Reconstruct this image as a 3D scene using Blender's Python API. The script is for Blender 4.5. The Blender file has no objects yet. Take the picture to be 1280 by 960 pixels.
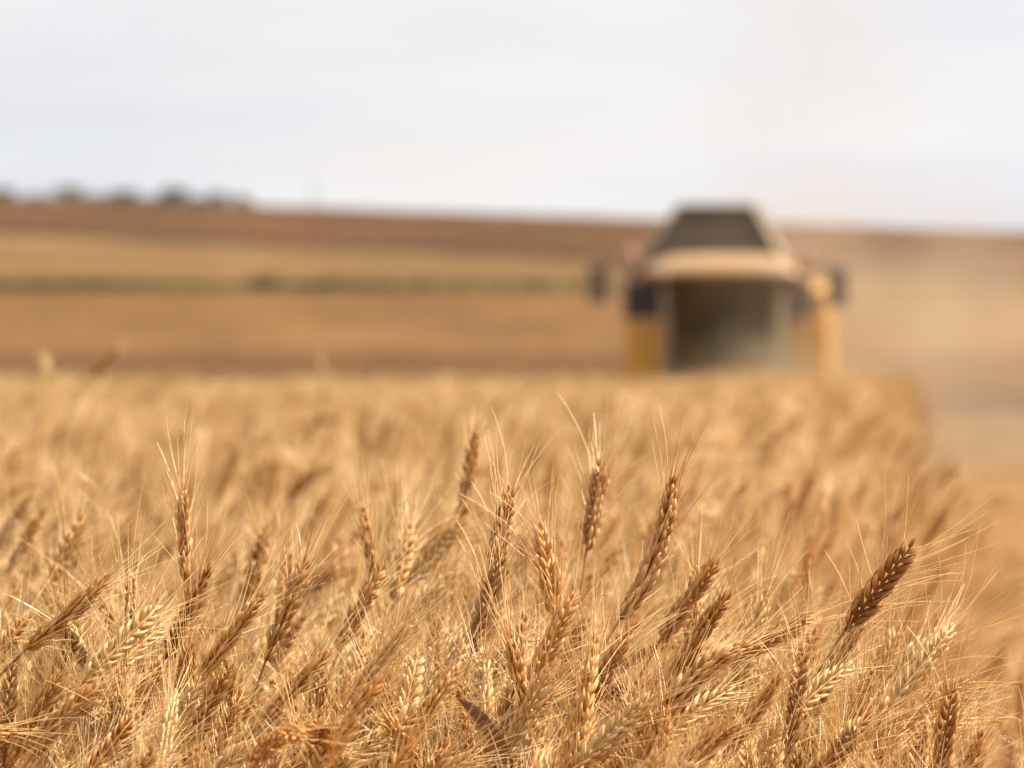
import bpy, bmesh, math, random
import numpy as np
from mathutils import Vector, Matrix, Quaternion

scene = bpy.context.scene
COL = scene.collection
R = math.radians
rng = random.Random(7)

# ------------------------------------------------------------------ camera, sky, sun, exposure
HC = 1.18            # camera height
FPX = 1280 * 200 / 36.0
HORIZ = 447          # photo row of the true horizon
FOCUS = 4.20
cam_d = bpy.data.cameras.new('camera')
cam = bpy.data.objects.new('camera', cam_d)
COL.objects.link(cam)
cam_d.lens = 200
cam_d.sensor_width = 36
cam_d.clip_start = 0.1
cam_d.clip_end = 6000
cam.location = (0, 0, HC)
cam.rotation_euler = (R(90) - math.atan((480 - HORIZ) / FPX), 0, 0)
cam_d.dof.use_dof = True
cam_d.dof.focus_distance = FOCUS
cam_d.dof.aperture_fstop = 11.0
cam_d.dof.aperture_blades = 0
scene.camera = cam

SUN_DIR = Vector((0.66, 0.17, 0.88)).normalized()   # towards the sun: from the right, slightly behind the subject
SUN_EL = math.asin(SUN_DIR.z)
SUN_AZ = math.atan2(SUN_DIR.x, SUN_DIR.y)
world = bpy.data.worlds.new("World")
scene.world = world
world.use_nodes = True
wn = world.node_tree
for n in list(wn.nodes):
    wn.nodes.remove(n)
w_out = wn.nodes.new('ShaderNodeOutputWorld')
w_bg = wn.nodes.new('ShaderNodeBackground')
w_bg.inputs['Strength'].default_value = 0.0530
sky = wn.nodes.new('ShaderNodeTexSky')
sky.sky_type = 'NISHITA'
sky.sun_disc = False
sky.sun_elevation = SUN_EL
sky.sun_rotation = SUN_AZ
sky.altitude = 100
sky.air_density = 1.0
sky.dust_density = 3.0
sky.ozone_density = 1.0
# thin high cloud veil over the sky
tc = wn.nodes.new('ShaderNodeTexCoord')
mp = wn.nodes.new('ShaderNodeMapping')
mp.inputs['Scale'].default_value = (3.0, 1.0, 34.0)
mp.inputs['Rotation'].default_value = (0, R(7), 0)
nz = wn.nodes.new('ShaderNodeTexNoise')
nz.inputs['Scale'].default_value = 2.4
nz.inputs['Detail'].default_value = 4
nz.inputs['Roughness'].default_value = 0.55
cr = wn.nodes.new('ShaderNodeValToRGB')
cr.color_ramp.elements[0].position = 0.30
cr.color_ramp.elements[0].color = (0.74, 0.74, 0.74, 1)
cr.color_ramp.elements[1].position = 0.75
cr.color_ramp.elements[1].color = (0.90, 0.90, 0.90, 1)
mx = wn.nodes.new('ShaderNodeMix')
mx.data_type = 'RGBA'
tint = wn.nodes.new('ShaderNodeMix')
tint.data_type = 'RGBA'
tint.inputs['A'].default_value = (7.75, 7.85, 8.55, 1)
tint.inputs['B'].default_value = (8.75, 8.45, 8.45, 1)
nz2 = wn.nodes.new('ShaderNodeTexNoise')
nz2.inputs['Scale'].default_value = 5.0
nz2.inputs['Detail'].default_value = 2
mp2 = wn.nodes.new('ShaderNodeMapping')
mp2.inputs['Scale'].default_value = (2.0, 1.0, 9.0)
mp2.inputs['Location'].default_value = (0.7, 0, 0.35)
cr2 = wn.nodes.new('ShaderNodeValToRGB')
cr2.color_ramp.elements[0].position = 0.35
cr2.color_ramp.elements[1].position = 0.65
wn.links.new(tc.outputs['Generated'], mp2.inputs['Vector'])
wn.links.new(mp2.outputs['Vector'], nz2.inputs['Vector'])
wn.links.new(nz2.outputs['Fac'], cr2.inputs['Fac'])
wn.links.new(cr2.outputs['Color'], tint.inputs['Factor'])
wn.links.new(tint.outputs['Result'], mx.inputs['B'])
wn.links.new(tc.outputs['Generated'], mp.inputs['Vector'])
wn.links.new(mp.outputs['Vector'], nz.inputs['Vector'])
wn.links.new(nz.outputs['Fac'], cr.inputs['Fac'])
wn.links.new(cr.outputs['Color'], mx.inputs['Factor'])
wn.links.new(sky.outputs['Color'], mx.inputs['A'])
wn.links.new(mx.outputs['Result'], w_bg.inputs['Color'])
wn.links.new(w_bg.outputs['Background'], w_out.inputs['Surface'])

sun_d = bpy.data.lights.new('sun', 'SUN')
sun_d.energy = 5.0
sun_d.angle = R(0.5)
sun_d.color = (1.0, 0.89, 0.71)
sun = bpy.data.objects.new('sun', sun_d)
COL.objects.link(sun)
sun.rotation_euler = SUN_DIR.to_track_quat('Z', 'Y').to_euler()
sun.location = SUN_DIR * 60

scene.view_settings.view_transform = 'Standard'
scene.view_settings.look = 'None'
scene.view_settings.gamma = 1.0
scene.view_settings.use_curve_mapping = False
scene.view_settings.exposure = 1.22
scene.render.engine = 'CYCLES'
cy = scene.cycles
cy.use_denoising = True
cy.denoiser = 'OPENIMAGEDENOISE'
cy.denoising_prefilter = 'ACCURATE'
cy.sample_clamp_direct = 8.0
cy.max_bounces = 8
cy.diffuse_bounces = 2
cy.transmission_bounces = 3
cy.transparent_max_bounces = 8
cy.volume_bounces = 1
cy.volume_step_rate = 1.0
cy.sample_clamp_indirect = 6.0
scene.render.use_persistent_data = False


# ------------------------------------------------------------------ helpers
def tag(o, label=None, cat=None, group=None, kind=None):
    if label: o['label'] = label
    if cat: o['category'] = cat
    if group: o['group'] = group
    if kind: o['kind'] = kind
    return o


def empty(name, loc, parent=None):
    o = bpy.data.objects.new(name, None)
    o.empty_display_size = 0.1
    o.location = loc
    COL.objects.link(o)
    if parent: o.parent = parent
    return o


def P(px, py, d):
    """photo pixel (1280x960) at distance d in front of the camera -> world point"""
    return Vector(((px - 640) / FPX * d, d, HC - (py - HORIZ) / FPX * d))


class MB:
    """collects geometry for ONE mesh object"""
    def __init__(s):
        s.v, s.f, s.m, s.a = [], [], [], []

    def add(s, verts, faces, mat=0, att=0.0):
        o = len(s.v)
        s.v.extend(verts)
        if isinstance(att, (int, float)):
            s.a.extend([att] * len(verts))
        else:
            s.a.extend(att)
        for f in faces:
            s.f.append(tuple(i + o for i in f))
            s.m.append(mat)

    def tube(s, pts, radii, sides=6, mat=0, att=None, cap=True, up=None, squash=1.0):
        n = len(pts)
        verts, faces, at = [], [], []
        ref = up or Vector((0.31, 0.17, 0.93))
        for i, p in enumerate(pts):
            t = (pts[min(i + 1, n - 1)] - pts[max(i - 1, 0)])
            t = t.normalized() if t.length > 1e-9 else Vector((0, 0, 1))
            a = ref - t * ref.dot(t)
            if a.length < 1e-3:
                a = t.orthogonal()
            a.normalize()
            b = t.cross(a)
            for k in range(sides):
                th = 2 * math.pi * k / sides
                verts.append(p + a * (math.cos(th) * radii[i]) + b * (math.sin(th) * radii[i] * squash))
                at.append(i / (n - 1) if att is None else (att[i * sides + k] if isinstance(att, list) else att))
        for i in range(n - 1):
            for k in range(sides):
                k2 = (k + 1) % sides
                faces.append((i * sides + k, i * sides + k2, (i + 1) * sides + k2, (i + 1) * sides + k))
        if cap:
            faces.append(tuple(range(sides - 1, -1, -1)))
            faces.append(tuple((n - 1) * sides + k for k in range(sides)))
        s.add(verts, faces, mat, at)

    def ribbon(s, pts, widths, side, mat=0, att=0.5, fold=0.25):
        """leaf blade with a slight V fold"""
        verts, faces = [], []
        n = len(pts)
        for i, p in enumerate(pts):
            t = (pts[min(i + 1, n - 1)] - pts[max(i - 1, 0)]).normalized()
            sd = side[i] if isinstance(side, list) else side
            sd = (sd - t * sd.dot(t)).normalized()
            nn = t.cross(sd)
            w = widths[i]
            verts += [p - sd * w + nn * w * fold, p, p + sd * w + nn * w * fold]
        for i in range(n - 1):
            for k in (0, 1):
                faces.append((i * 3 + k, i * 3 + k + 1, i * 3 + k + 4, i * 3 + k + 3))
        s.add(verts, faces, mat, att)

    def box(s, c, d, mat=0, rot=None, taper=1.0):
        c = Vector(c)
        vs = []
        for z in (-1, 1):
            k = taper if z > 0 else 1.0
            for x, y in ((-1, -1), (1, -1), (1, 1), (-1, 1)):
                p = Vector((x * d[0] / 2 * k, y * d[1] / 2 * k, z * d[2] / 2))
                if rot: p = rot @ p
                vs.append(c + p)
        s.add(vs, [(3, 2, 1, 0), (4, 5, 6, 7), (0, 1, 5, 4), (1, 2, 6, 5), (2, 3, 7, 6), (3, 0, 4, 7)], mat)

    def mesh(s, name, mats, smooth=True, attr=True):
        me = bpy.data.meshes.new(name)
        me.from_pydata([tuple(v) for v in s.v], [], s.f)
        for m in mats: me.materials.append(m)
        if len(mats) > 1:
            me.polygons.foreach_set('material_index', s.m)
        if smooth:
            me.polygons.foreach_set('use_smooth', [True] * len(me.polygons))
        if attr:
            la = me.attributes.new('along', 'FLOAT', 'POINT')
            la.data.foreach_set('value', s.a)
        me.update()
        return me

    def build(s, name, mats, parent=None, smooth=False, bevel=0.0):
        if not isinstance(mats, (list, tuple)): mats = [mats]
        me = s.mesh(name, mats, smooth=smooth, attr=smooth)
        o = bpy.data.objects.new(name, me)
        COL.objects.link(o)
        if parent: o.parent = parent
        if bevel:
            b = o.modifiers.new('bevel', 'BEVEL')
            b.width = bevel
            b.segments = 2
            b.limit_method = 'ANGLE'
        return o


# ------------------------------------------------------------------ materials
def new_mat(name):
    m = bpy.data.materials.new(name)
    m.use_nodes = True
    nt = m.node_tree
    for n in list(nt.nodes): nt.nodes.remove(n)
    return m, nt, nt.nodes.new('ShaderNodeOutputMaterial')


def nd(nt, typ, **kw):
    n = nt.nodes.new(typ)
    for k, v in kw.items():
        if k in n.inputs: n.inputs[k].default_value = v
        else: setattr(n, k, v)
    return n


def straw_mat(name, dark, light, tip=None, trans=0.3, rough=0.5, spec=0.3, nscale=90.0):
    """dry plant matter: colour wanders with noise, per-plant random and along the part; thin, so some light passes"""
    m, nt, out = new_mat(name)
    L = nt.links.new
    tc_ = nd(nt, 'ShaderNodeTexCoord')
    no = nd(nt, 'ShaderNodeTexNoise', Scale=nscale, Detail=3.0)
    L(tc_.outputs['Object'], no.inputs['Vector'])
    oi = nd(nt, 'ShaderNodeObjectInfo')
    add = nd(nt, 'ShaderNodeMath', operation='MULTIPLY_ADD')
    add.inputs[1].default_value = 0.75
    L(oi.outputs['Random'], add.inputs[0])
    sub = nd(nt, 'ShaderNodeMath', operation='SUBTRACT')
    L(no.outputs['Fac'], sub.inputs[0]); sub.inputs[1].default_value = 0.37
    L(sub.outputs[0], add.inputs[2])
    add.use_clamp = True
    mix = nd(nt, 'ShaderNodeMix', data_type='RGBA')
    mix.inputs['A'].default_value = (*dark, 1)
    mix.inputs['B'].default_value = (*light, 1)
    L(add.outputs[0], mix.inputs['Factor'])
    colr = mix.outputs['Result']
    if tip:
        at = nd(nt, 'ShaderNodeAttribute', attribute_name='along')
        pw = nd(nt, 'ShaderNodeMath', operation='POWER'); pw.inputs[1].default_value = 2.0
        L(at.outputs['Fac'], pw.inputs[0])
        m2 = nd(nt, 'ShaderNodeMix', data_type='RGBA')
        L(pw.outputs[0], m2.inputs['Factor']); L(colr, m2.inputs['A'])
        m2.inputs['B'].default_value = (*tip, 1)
        colr = m2.outputs['Result']
    pb = nd(nt, 'ShaderNodeBsdfPrincipled', Roughness=rough)
    pb.inputs['Specular IOR Level'].default_value = spec
    L(colr, pb.inputs['Base Color'])
    if trans > 0:
        tr = nd(nt, 'ShaderNodeBsdfTranslucent')
        L(colr, tr.inputs['Color'])
        ms = nd(nt, 'ShaderNodeMixShader', Fac=trans)
        L(pb.outputs[0], ms.inputs[1]); L(tr.outputs[0], ms.inputs[2])
        L(ms.outputs[0], out.inputs['Surface'])
    else:
        L(pb.outputs[0], out.inputs['Surface'])
    return m


def paint(name, col, rough=0.45, metal=0.0, var=0.25, scale=6.0, spec=0.4):
    """painted or moulded surface with dusty patches"""
    m, nt, out = new_mat(name)
    L = nt.links.new
    tc_ = nd(nt, 'ShaderNodeTexCoord')
    no = nd(nt, 'ShaderNodeTexNoise', Scale=scale, Detail=5.0, Roughness=0.65)
    L(tc_.outputs['Object'], no.inputs['Vector'])
    rp = nd(nt, 'ShaderNodeValToRGB')
    rp.color_ramp.elements[0].position = 0.42
    rp.color_ramp.elements[1].position = 0.72
    L(no.outputs['Fac'], rp.inputs['Fac'])
    mul = nd(nt, 'ShaderNodeMath', operation='MULTIPLY'); mul.inputs[1].default_value = var
    L(rp.outputs['Color'], mul.inputs[0])
    mix = nd(nt, 'ShaderNodeMix', data_type='RGBA')
    mix.inputs['A'].default_value = (*col, 1)
    mix.inputs['B'].default_value = (0.42, 0.30, 0.18, 1)
    L(mul.outputs[0], mix.inputs['Factor'])
    pb = nd(nt, 'ShaderNodeBsdfPrincipled', Roughness=rough, Metallic=metal)
    pb.inputs['Specular IOR Level'].default_value = spec
    L(mix.outputs['Result'], pb.inputs['Base Color'])
    L(pb.outputs[0], out.inputs['Surface'])
    return m


def field_mat(name, c1, c2, scale=0.12, stretch=(1, 0.25, 1), fine=3.0, c3=None):
    m, nt, out = new_mat(name)
    L = nt.links.new
    tc_ = nd(nt, 'ShaderNodeTexCoord')
    mp_ = nd(nt, 'ShaderNodeMapping'); mp_.inputs['Scale'].default_value = stretch
    L(tc_.outputs['Object'], mp_.inputs['Vector'])
    n1 = nd(nt, 'ShaderNodeTexNoise', Scale=scale, Detail=6.0, Roughness=0.6)
    n2 = nd(nt, 'ShaderNodeTexNoise', Scale=fine, Detail=4.0)
    L(mp_.outputs['Vector'], n1.inputs['Vector']); L(tc_.outputs['Object'], n2.inputs['Vector'])
    ad = nd(nt, 'ShaderNodeMath', operation='MULTIPLY_ADD'); ad.inputs[1].default_value = 0.5
    L(n2.outputs['Fac'], ad.inputs[0])
    hf = nd(nt, 'ShaderNodeMath', operation='MULTIPLY'); hf.inputs[1].default_value = 0.5
    L(n1.outputs['Fac'], hf.inputs[0]); L(hf.outputs[0], ad.inputs[2])
    rp = nd(nt, 'ShaderNodeValToRGB')
    rp.color_ramp.elements[0].position = 0.40; rp.color_ramp.elements[0].color = (*c1, 1)
    rp.color_ramp.elements[1].position = 0.60; rp.color_ramp.elements[1].color = (*c2, 1)
    L(ad.outputs[0], rp.inputs['Fac'])
    pb = nd(nt, 'ShaderNodeBsdfPrincipled', Roughness=0.95)
    pb.inputs['Specular IOR Level'].default_value = 0.05
    L(rp.outputs['Color'], pb.inputs['Base Color'])
    bp = nd(nt, 'ShaderNodeBump', Strength=0.6, Distance=0.15)
    L(n2.outputs['Fac'], bp.inputs['Height']); L(bp.outputs['Normal'], pb.inputs['Normal'])
    L(pb.outputs[0], out.inputs['Surface'])
    return m


M = {}
M['ear'] = straw_mat('brown_ear', (0.27, 0.098, 0.018), (0.58, 0.28, 0.068), tip=(0.80, 0.54, 0.25), trans=0.10, rough=0.55, nscale=120)
M['pale_ear'] = straw_mat('pale_ear', (0.44, 0.25, 0.085), (0.76, 0.50, 0.20), tip=(0.92, 0.72, 0.42), trans=0.12, rough=0.5, nscale=120)
M['awn'] = straw_mat('awn', (0.66, 0.355, 0.095), (0.97, 0.735, 0.37), trans=0.20, rough=0.30, spec=1.0, nscale=25)
M['stem'] = straw_mat('straw_stem', (0.22, 0.085, 0.016), (0.50, 0.25, 0.06), trans=0.03, rough=0.4, nscale=14, spec=0.45)
M['leaf'] = straw_mat('dry_leaf', (0.22, 0.085, 0.018), (0.58, 0.33, 0.10), trans=0.15, rough=0.55, nscale=30)
M['brown_leaf'] = straw_mat('brown_leaf', (0.11, 0.042, 0.016), (0.20, 0.08, 0.03), trans=0.25, rough=0.55, nscale=30)

M['soil'] = field_mat('straw_strewn_soil', (0.10, 0.042, 0.015), (0.18, 0.08, 0.028), scale=1.2, fine=9)
M['stubble_ground'] = field_mat('stubble_ground', (0.17, 0.10, 0.05), (0.27, 0.165, 0.08), scale=0.3, fine=6)
M['stubble_near'] = field_mat('golden_stubble_ground', (0.20, 0.095, 0.024), (0.34, 0.175, 0.05), scale=0.35, fine=6)
M['stubble_straw'] = straw_mat('stubble_straw', (0.27, 0.13, 0.034), (0.52, 0.29, 0.085), trans=0.1, nscale=10)
M['dusty_straw'] = straw_mat('dusty_straw', (0.24, 0.145, 0.07), (0.42, 0.27, 0.14), trans=0.1, nscale=10)
M['brown_field'] = field_mat('brown_field', (0.0547, 0.0275, 0.0108), (0.1104, 0.0551, 0.0203), scale=0.12, fine=0.8)
M['tan_field'] = field_mat('tan_field', (0.0864, 0.0438, 0.0155), (0.1562, 0.0826, 0.0310), scale=0.11, fine=0.8)
M['pale_field'] = field_mat('pale_field', (0.0949, 0.0523, 0.0213), (0.1607, 0.0945, 0.0391), scale=0.08, fine=0.7)
M['red_field'] = field_mat('red_field', (0.0519, 0.0249, 0.0112), (0.0995, 0.0491, 0.0216), scale=0.05, fine=0.5)
M['shadow_edge'] = field_mat('field_shadow_edge', (0.035, 0.02, 0.011), (0.055, 0.03, 0.016), scale=0.05, fine=0.5)  # dark strip paints the shadow along the edge of the taller crop
M['dark_ground'] = field_mat('dark_field_band', (0.042, 0.026, 0.016), (0.078, 0.047, 0.028), scale=0.12, fine=1.2)  # darker ground at the foot of the hill
M['weeds'] = field_mat('weeds', (0.0478, 0.0435, 0.0157), (0.0870, 0.0696, 0.0261), scale=0.2, fine=2)


def foliage_mat(name, c1, c2):
    m = straw_mat(name, c1, c2, trans=0.3, rough=0.6, nscale=0.8)
    return m


M['tree_leaf'] = foliage_mat('tree_leaf', (0.045, 0.046, 0.014), (0.095, 0.09, 0.030))
M['weed_leaf'] = foliage_mat('weed_leaf', (0.04, 0.05, 0.016), (0.09, 0.09, 0.032))
M['bark'] = paint('bark', (0.10, 0.07, 0.05), rough=0.9, var=0.1)


# ------------------------------------------------------------------ terrain
def lerp(a, b, t): return a + (b - a) * t


def prof(u, d):
    """terrain height at distance d; u = 0..1 across the picture, the hill falls to the right"""
    u = max(-1.2, min(2.2, u))
    yb = 288 + 62 * u
    ys = 246 + 43 * u
    rows = [(-200, None), (0, None), (100, None), (130, 505 - 0 * u), (170, 478), (205, 456), (260, 412), (310, 372), (326, 364), (346, 352),
            (500, yb + 4), (506, yb), (800, ys)]
    if d <= 100: return 0.0
    if d >= 800:
        z8 = HC + (HORIZ - ys) * 800 / FPX
        k = (d - 800)
        return z8 + 0.012 * k - 0.00028 * k * k if k < 150 else z8 + 1.8 - 6.3 - (k - 150) * 0.05
    prev = (100, 0.0)
    for dd, y in rows[3:]:
        z = HC + (HORIZ - y) * dd / FPX
        if d <= dd:
            return lerp(prev[1], z, (d - prev[0]) / (dd - prev[0]))
        prev = (dd, z)
    return prev[1]


def ground_z(x, d):
    if d <= 100: return 0.0
    return prof((x / d * FPX + 640) / 1280, d)


drows = [-120, -60, -20, 0, 4, 8, 14, 22, 32, 45, 60, 75, 88, 100, 106, 112, 120, 130, 140, 150, 160, 170, 185, 205, 225, 245, 260, 275, 292, 310, 318, 326, 336, 346,
         370, 400, 430, 460, 485, 500, 506, 530, 560, 600, 650, 700, 750, 800, 815, 830, 850, 880, 950, 1100, 1400, 2000, 3500]
NX = 80
gb = MB()
gv = []
for d in drows:
    w = 80 + 0.55 * max(d, 0)
    for i in range(NX + 1):
        s_ = (i / NX) * 2 - 1
        x = math.copysign(abs(s_) ** 1.7, s_) * w
        gv.append(Vector((x, d, ground_z(x, d) + (rng.uniform(-.06, .06) * min(1, max(0, (d - 110) / 200))))))
gf, gm = [], []
GM = ['soil', 'stubble_ground', 'brown_field', 'tan_field', 'weeds', 'pale_field', 'shadow_edge', 'red_field', 'stubble_near', 'dark_ground']
for j in range(len(drows) - 1):
    dm = (drows[j] + drows[j + 1]) / 2
    for i in range(NX):
        a = j * (NX + 1) + i
        xm = (gv[a].x + gv[a + 1].x) / 2
        if dm < 55: mi = 8
        elif dm < 106: mi = 1
        elif dm < 165: mi = 9
        elif dm < 225: mi = 2
        elif dm < 326: mi = 3
        elif dm < 338: mi = 4
        elif dm < 500: mi = 5
        elif dm < 530: mi = 6
        else: mi = 7
        gf.append((a, a + 1, a + NX + 2, a + NX + 1))
        gm.append(mi)
gb.v, gb.f, gb.m, gb.a = gv, gf, gm, [0] * len(gv)
ground = gb.build('ground', [M[k] for k in GM], smooth=True)
tag(ground, 'rolling ground with harvested fields rising to a low ridge', 'ground', kind='structure')


def edge_x(d): return -0.12 + 0.0712 * d


def near_edge(d): return 0.010 + 0.060 * d


# bare earth under the crop
sb = MB()
sv = []
ds = [3.2, 6, 10, 16, 25, 40, 60, 80, 93]
for d in ds:
    sv += [Vector((-3 - 0.16 * d, d, 0.004)), Vector((edge_x(d) + 0.03, d, 0.004))]
sb.add(sv, [(2 * i, 2 * i + 1, 2 * i + 3, 2 * i + 2) for i in range(len(ds) - 1)])
so = sb.build('field_soil', M['soil'], smooth=True)
tag(so, 'brown soil under the standing wheat', 'soil', kind='structure')


# ------------------------------------------------------------------ wheat
def bez(p0, p1, p2, p3, n):
    out = []
    for i in range(n + 1):
        t = i / n; u = 1 - t
        out.append(p0 * u ** 3 + p1 * 3 * u * u * t + p2 * 3 * u * t * t + p3 * t ** 3)
    return out


def frame_at(pts, t):
    n = len(pts) - 1
    f = max(0, min(n - 1e-6, t * n)); i = int(f)
    p = pts[i].lerp(pts[i + 1], f - i)
    a = pts[max(0, i - 1)]; b = pts[min(n, i + 2)]
    return p, (b - a).normalized()


def rnd_unit(rr):
    while True:
        v = Vector((rr.uniform(-1, 1), rr.uniform(-1, 1), rr.uniform(-1, 1)))
        if 0.05 < v.length < 1: return v.normalized()


def floret(mb, base, axis, bulge, L, rad, sides=6, mat=0, tone=0.0):
    """one husk: a teardrop, keeled outward"""
    prof_ = ((0, .35), (.16, .82), (.38, 1.0), (.62, .84), (.84, .45), (1.0, .06))
    pts = [base + axis * (L * s) + bulge * (rad * 0.7 * math.sin(math.pi * s)) for s, _ in prof_]
    at = []
    for s_, _ in prof_: at += [max(0, min(1, s_ * .85 + tone))] * sides
    mb.tube(pts, [rad * r for _, r in prof_], sides, mat, att=at, cap=False, up=bulge, squash=0.78)
    return pts[-1], (pts[-1] - pts[-2]).normalized()


def make_ear(path, rr, n_sp=20, fat=1.0, awn_len=0.06, awn_spread=1.0, lod=0, length=None, roll=None, awn_r=1.0):
    """path: curve of the ear from its base to its tip. Returns MB of husks, MB of awns"""
    ear, aw = MB(), MB()
    length = sum((path[i + 1] - path[i]).length for i in range(len(path) - 1))
    k = length / 0.088
    _, t0 = frame_at(path, 0.5)
    roll = rr.uniform(0, math.pi) if roll is None else roll
    a = t0.orthogonal().normalized()
    side0 = Quaternion(t0, roll) @ a
    opn = rr.uniform(17, 30)
    ear.tube([frame_at(path, t)[0] for t in (0, .25, .5, .75, 1)], [.0016, .0016, .0014, .001, .0006], 5, att=0.2)
    n_sp = max(9, int(n_sp * min(1.25, max(.55, k))))
    for i in range(n_sp):
        t = (i + 0.2) / (n_sp + 0.4)
        p, T = frame_at(path, t * 0.985)
        S = (side0 - T * side0.dot(T)).normalized()
        sg = 1 if i % 2 else -1
        B = T.cross(S)
        # size envelope: smaller at both ends
        e = min(1.0, 0.80 + 1.4 * t) * (1.0 if t < 0.65 else 1.0 - 0.55 * ((t - .65) / .35))
        e *= rr.uniform(.88, 1.1)
        L = 0.0132 * e * fat ** .5
        rad = 0.00222 * e * fat
        last = i >= n_sp - 1
        op = R(rr.gauss(opn, 3.5)) if not last else 0
        ax = (T * math.cos(op) + S * sg * math.sin(op)).normalized()
        fl = (-1, 0, 1) if lod == 0 else (0,)
        for q in fl:
            if rr.random() < .05: continue
            fa = R(rr.gauss(12, 5)) * q
            axis = (ax * math.cos(fa) + B * math.sin(fa)).normalized()
            base = p + S * sg * 0.0016 * e + B * q * 0.0013 * e + T * (0.002 if q == 0 else 0)
            bul = (S * sg + B * q * 0.8).normalized()
            tp, td = floret(ear, base, axis, bul, L * (1.0 if q else 1.08), rad, 6 if lod == 0 else 4, tone=rr.uniform(-.25, .4))
            # awn
            if lod == 0 and q == 0 and rr.random() < 0.5: continue
            if rr.random() < 0.07: continue
            al = awn_len * (rr.uniform(.65, 1.2) if rr.random() < .86 else rr.uniform(.2, .5)) * (0.72 + 0.5 * min(1, t * 1.6))
            out = (S * sg * 0.85 + B * (q * 0.6 + rr.uniform(-.45, .45))).normalized()
            spread = R((rr.uniform(8, 30) if rr.random() < .75 else rr.uniform(28, 46)) * awn_spread) * (1.15 - 0.55 * t)
            d0 = (td * 0.55 + T * 0.45).normalized()
            d1 = (d0 * math.cos(spread) + out * math.sin(spread)).normalized()
            d2 = (d1 + out * rr.uniform(-.14, .26) + Vector((0, 0, -1)) * rr.uniform(-.1, .18) + rnd_unit(rr) * .10).normalized()
            ns = 5 if lod == 0 else 2
            pts = []
            for j in range(ns + 1):
                s = j / ns
                pts.append(tp - td * 0.0008 + (d1 * s + (d2 - d1) * s * s * 0.75) * al)
            r0 = 0.00031 * awn_r
            aw.tube(pts, [lerp(r0, r0 * .45, j / ns) for j in range(ns + 1)], 3, cap=False)
    return ear, aw


def stem_path(base, top, tdir, rr, bow=0.0):
    h = (top - base).length
    p1 = base + Vector((rr.uniform(-.02, .02), rr.uniform(-.02, .02), h * 0.45))
    p2 = top - tdir * min(0.22, h * .3)
    return bez(base, p1, p2, top, 12)


def add_leaf(mb, stem, rr, t0, length, width, droop=1.0, twist=1.0):
    p, T = frame_at(stem, t0)
    az = rr.uniform(0, 2 * math.pi)
    out = Vector((math.cos(az), math.sin(az), 0))
    up = rr.uniform(.3, 1.1)
    d = (out + Vector((0, 0, up))).normalized()
    pts, wd, sd = [p.copy()], [width * .5], []
    n = 8
    side = d.cross(Vector((0, 0, 1))).normalized()
    sd.append(side)
    cur = p.copy()
    wig = rr.uniform(-1, 1)
    for i in range(1, n + 1):
        s = i / n
        d = (d + Vector((0, 0, -1)) * (0.10 + .30 * s) * droop + side * wig * .12 + rnd_unit(rr) * .10).normalized()
        cur = cur + d * (length / n)
        pts.append(cur.copy())
        wd.append(width * (1 - s ** 2.2) * .5 + .0003)
        sd.append(Quaternion(d, twist * s * 2.2 * (1 if wig > 0 else -1)) @ (side - d * side.dot(d)).normalized())
    mb.ribbon(pts, wd, sd, fold=.35)


def stem_mesh(sp, rr):
    st = MB()
    n = len(sp)
    st.tube(sp, [lerp(.0019, .0011, i / (n - 1)) for i in range(n)], 6, cap=False)
    for t in (.36, .62):
        p, T = frame_at(sp, t)
        st.tube([p - T * .004, p, p + T * .004], [.0016, .0026, .0016], 6, cap=False)
    return st


# --- plants placed one by one
WHEAT_GROUP = 'ripe wheat stalks at the near edge of the field'


def wheat_plant(base, ear_pts, seed, label, pale=False, n_sp=20, fat=1.0, awn=0.06, spread=1.0, leaf=True, group=WHEAT_GROUP, awn_r=1.0, cat='wheat', stem_from=None):
    """base: foot on the ground (world), ear_pts: ear curve (world)"""
    rr = random.Random(seed)
    root = empty('wheat_plant', base)
    tag(root, label, cat, group)
    off = Vector(base)
    ep = [p - off for p in ear_pts]
    tdir = (ep[1] - ep[0]).normalized()
    sp = stem_path(Vector((0, 0, 0)), ep[0], tdir, rr)
    s = stem_mesh(sp, rr).build('stem', M['stem'], root, smooth=True)
    ear, aw = make_ear(ep, rr, n_sp=n_sp, fat=fat, awn_len=awn, awn_spread=spread, awn_r=awn_r)
    e = ear.build('ear', M['pale_ear'] if pale else M['ear'], root, smooth=True)
    aw.build('awns', M['awn'], e, smooth=True)
    if leaf:
        for k in range(2):
            lb = MB()
            add_leaf(lb, sp, rr, rr.uniform(.6, .86), rr.uniform(.10, .2), rr.uniform(.004, .008), droop=rr.uniform(.6, 1.6))
            lb.build('leaf', M['leaf'], root, smooth=True)
    return root


def ear_curve(b, t, mid=None, sag=0.0):
    if mid is None:
        mid = (b + t) / 2
    c = mid * 2 - (b + t) / 2
    out = []
    for i in range(11):
        s = i / 10; u = 1 - s
        out.append(b * u * u + c * 2 * u * s + t * s * s)
    return out


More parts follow.
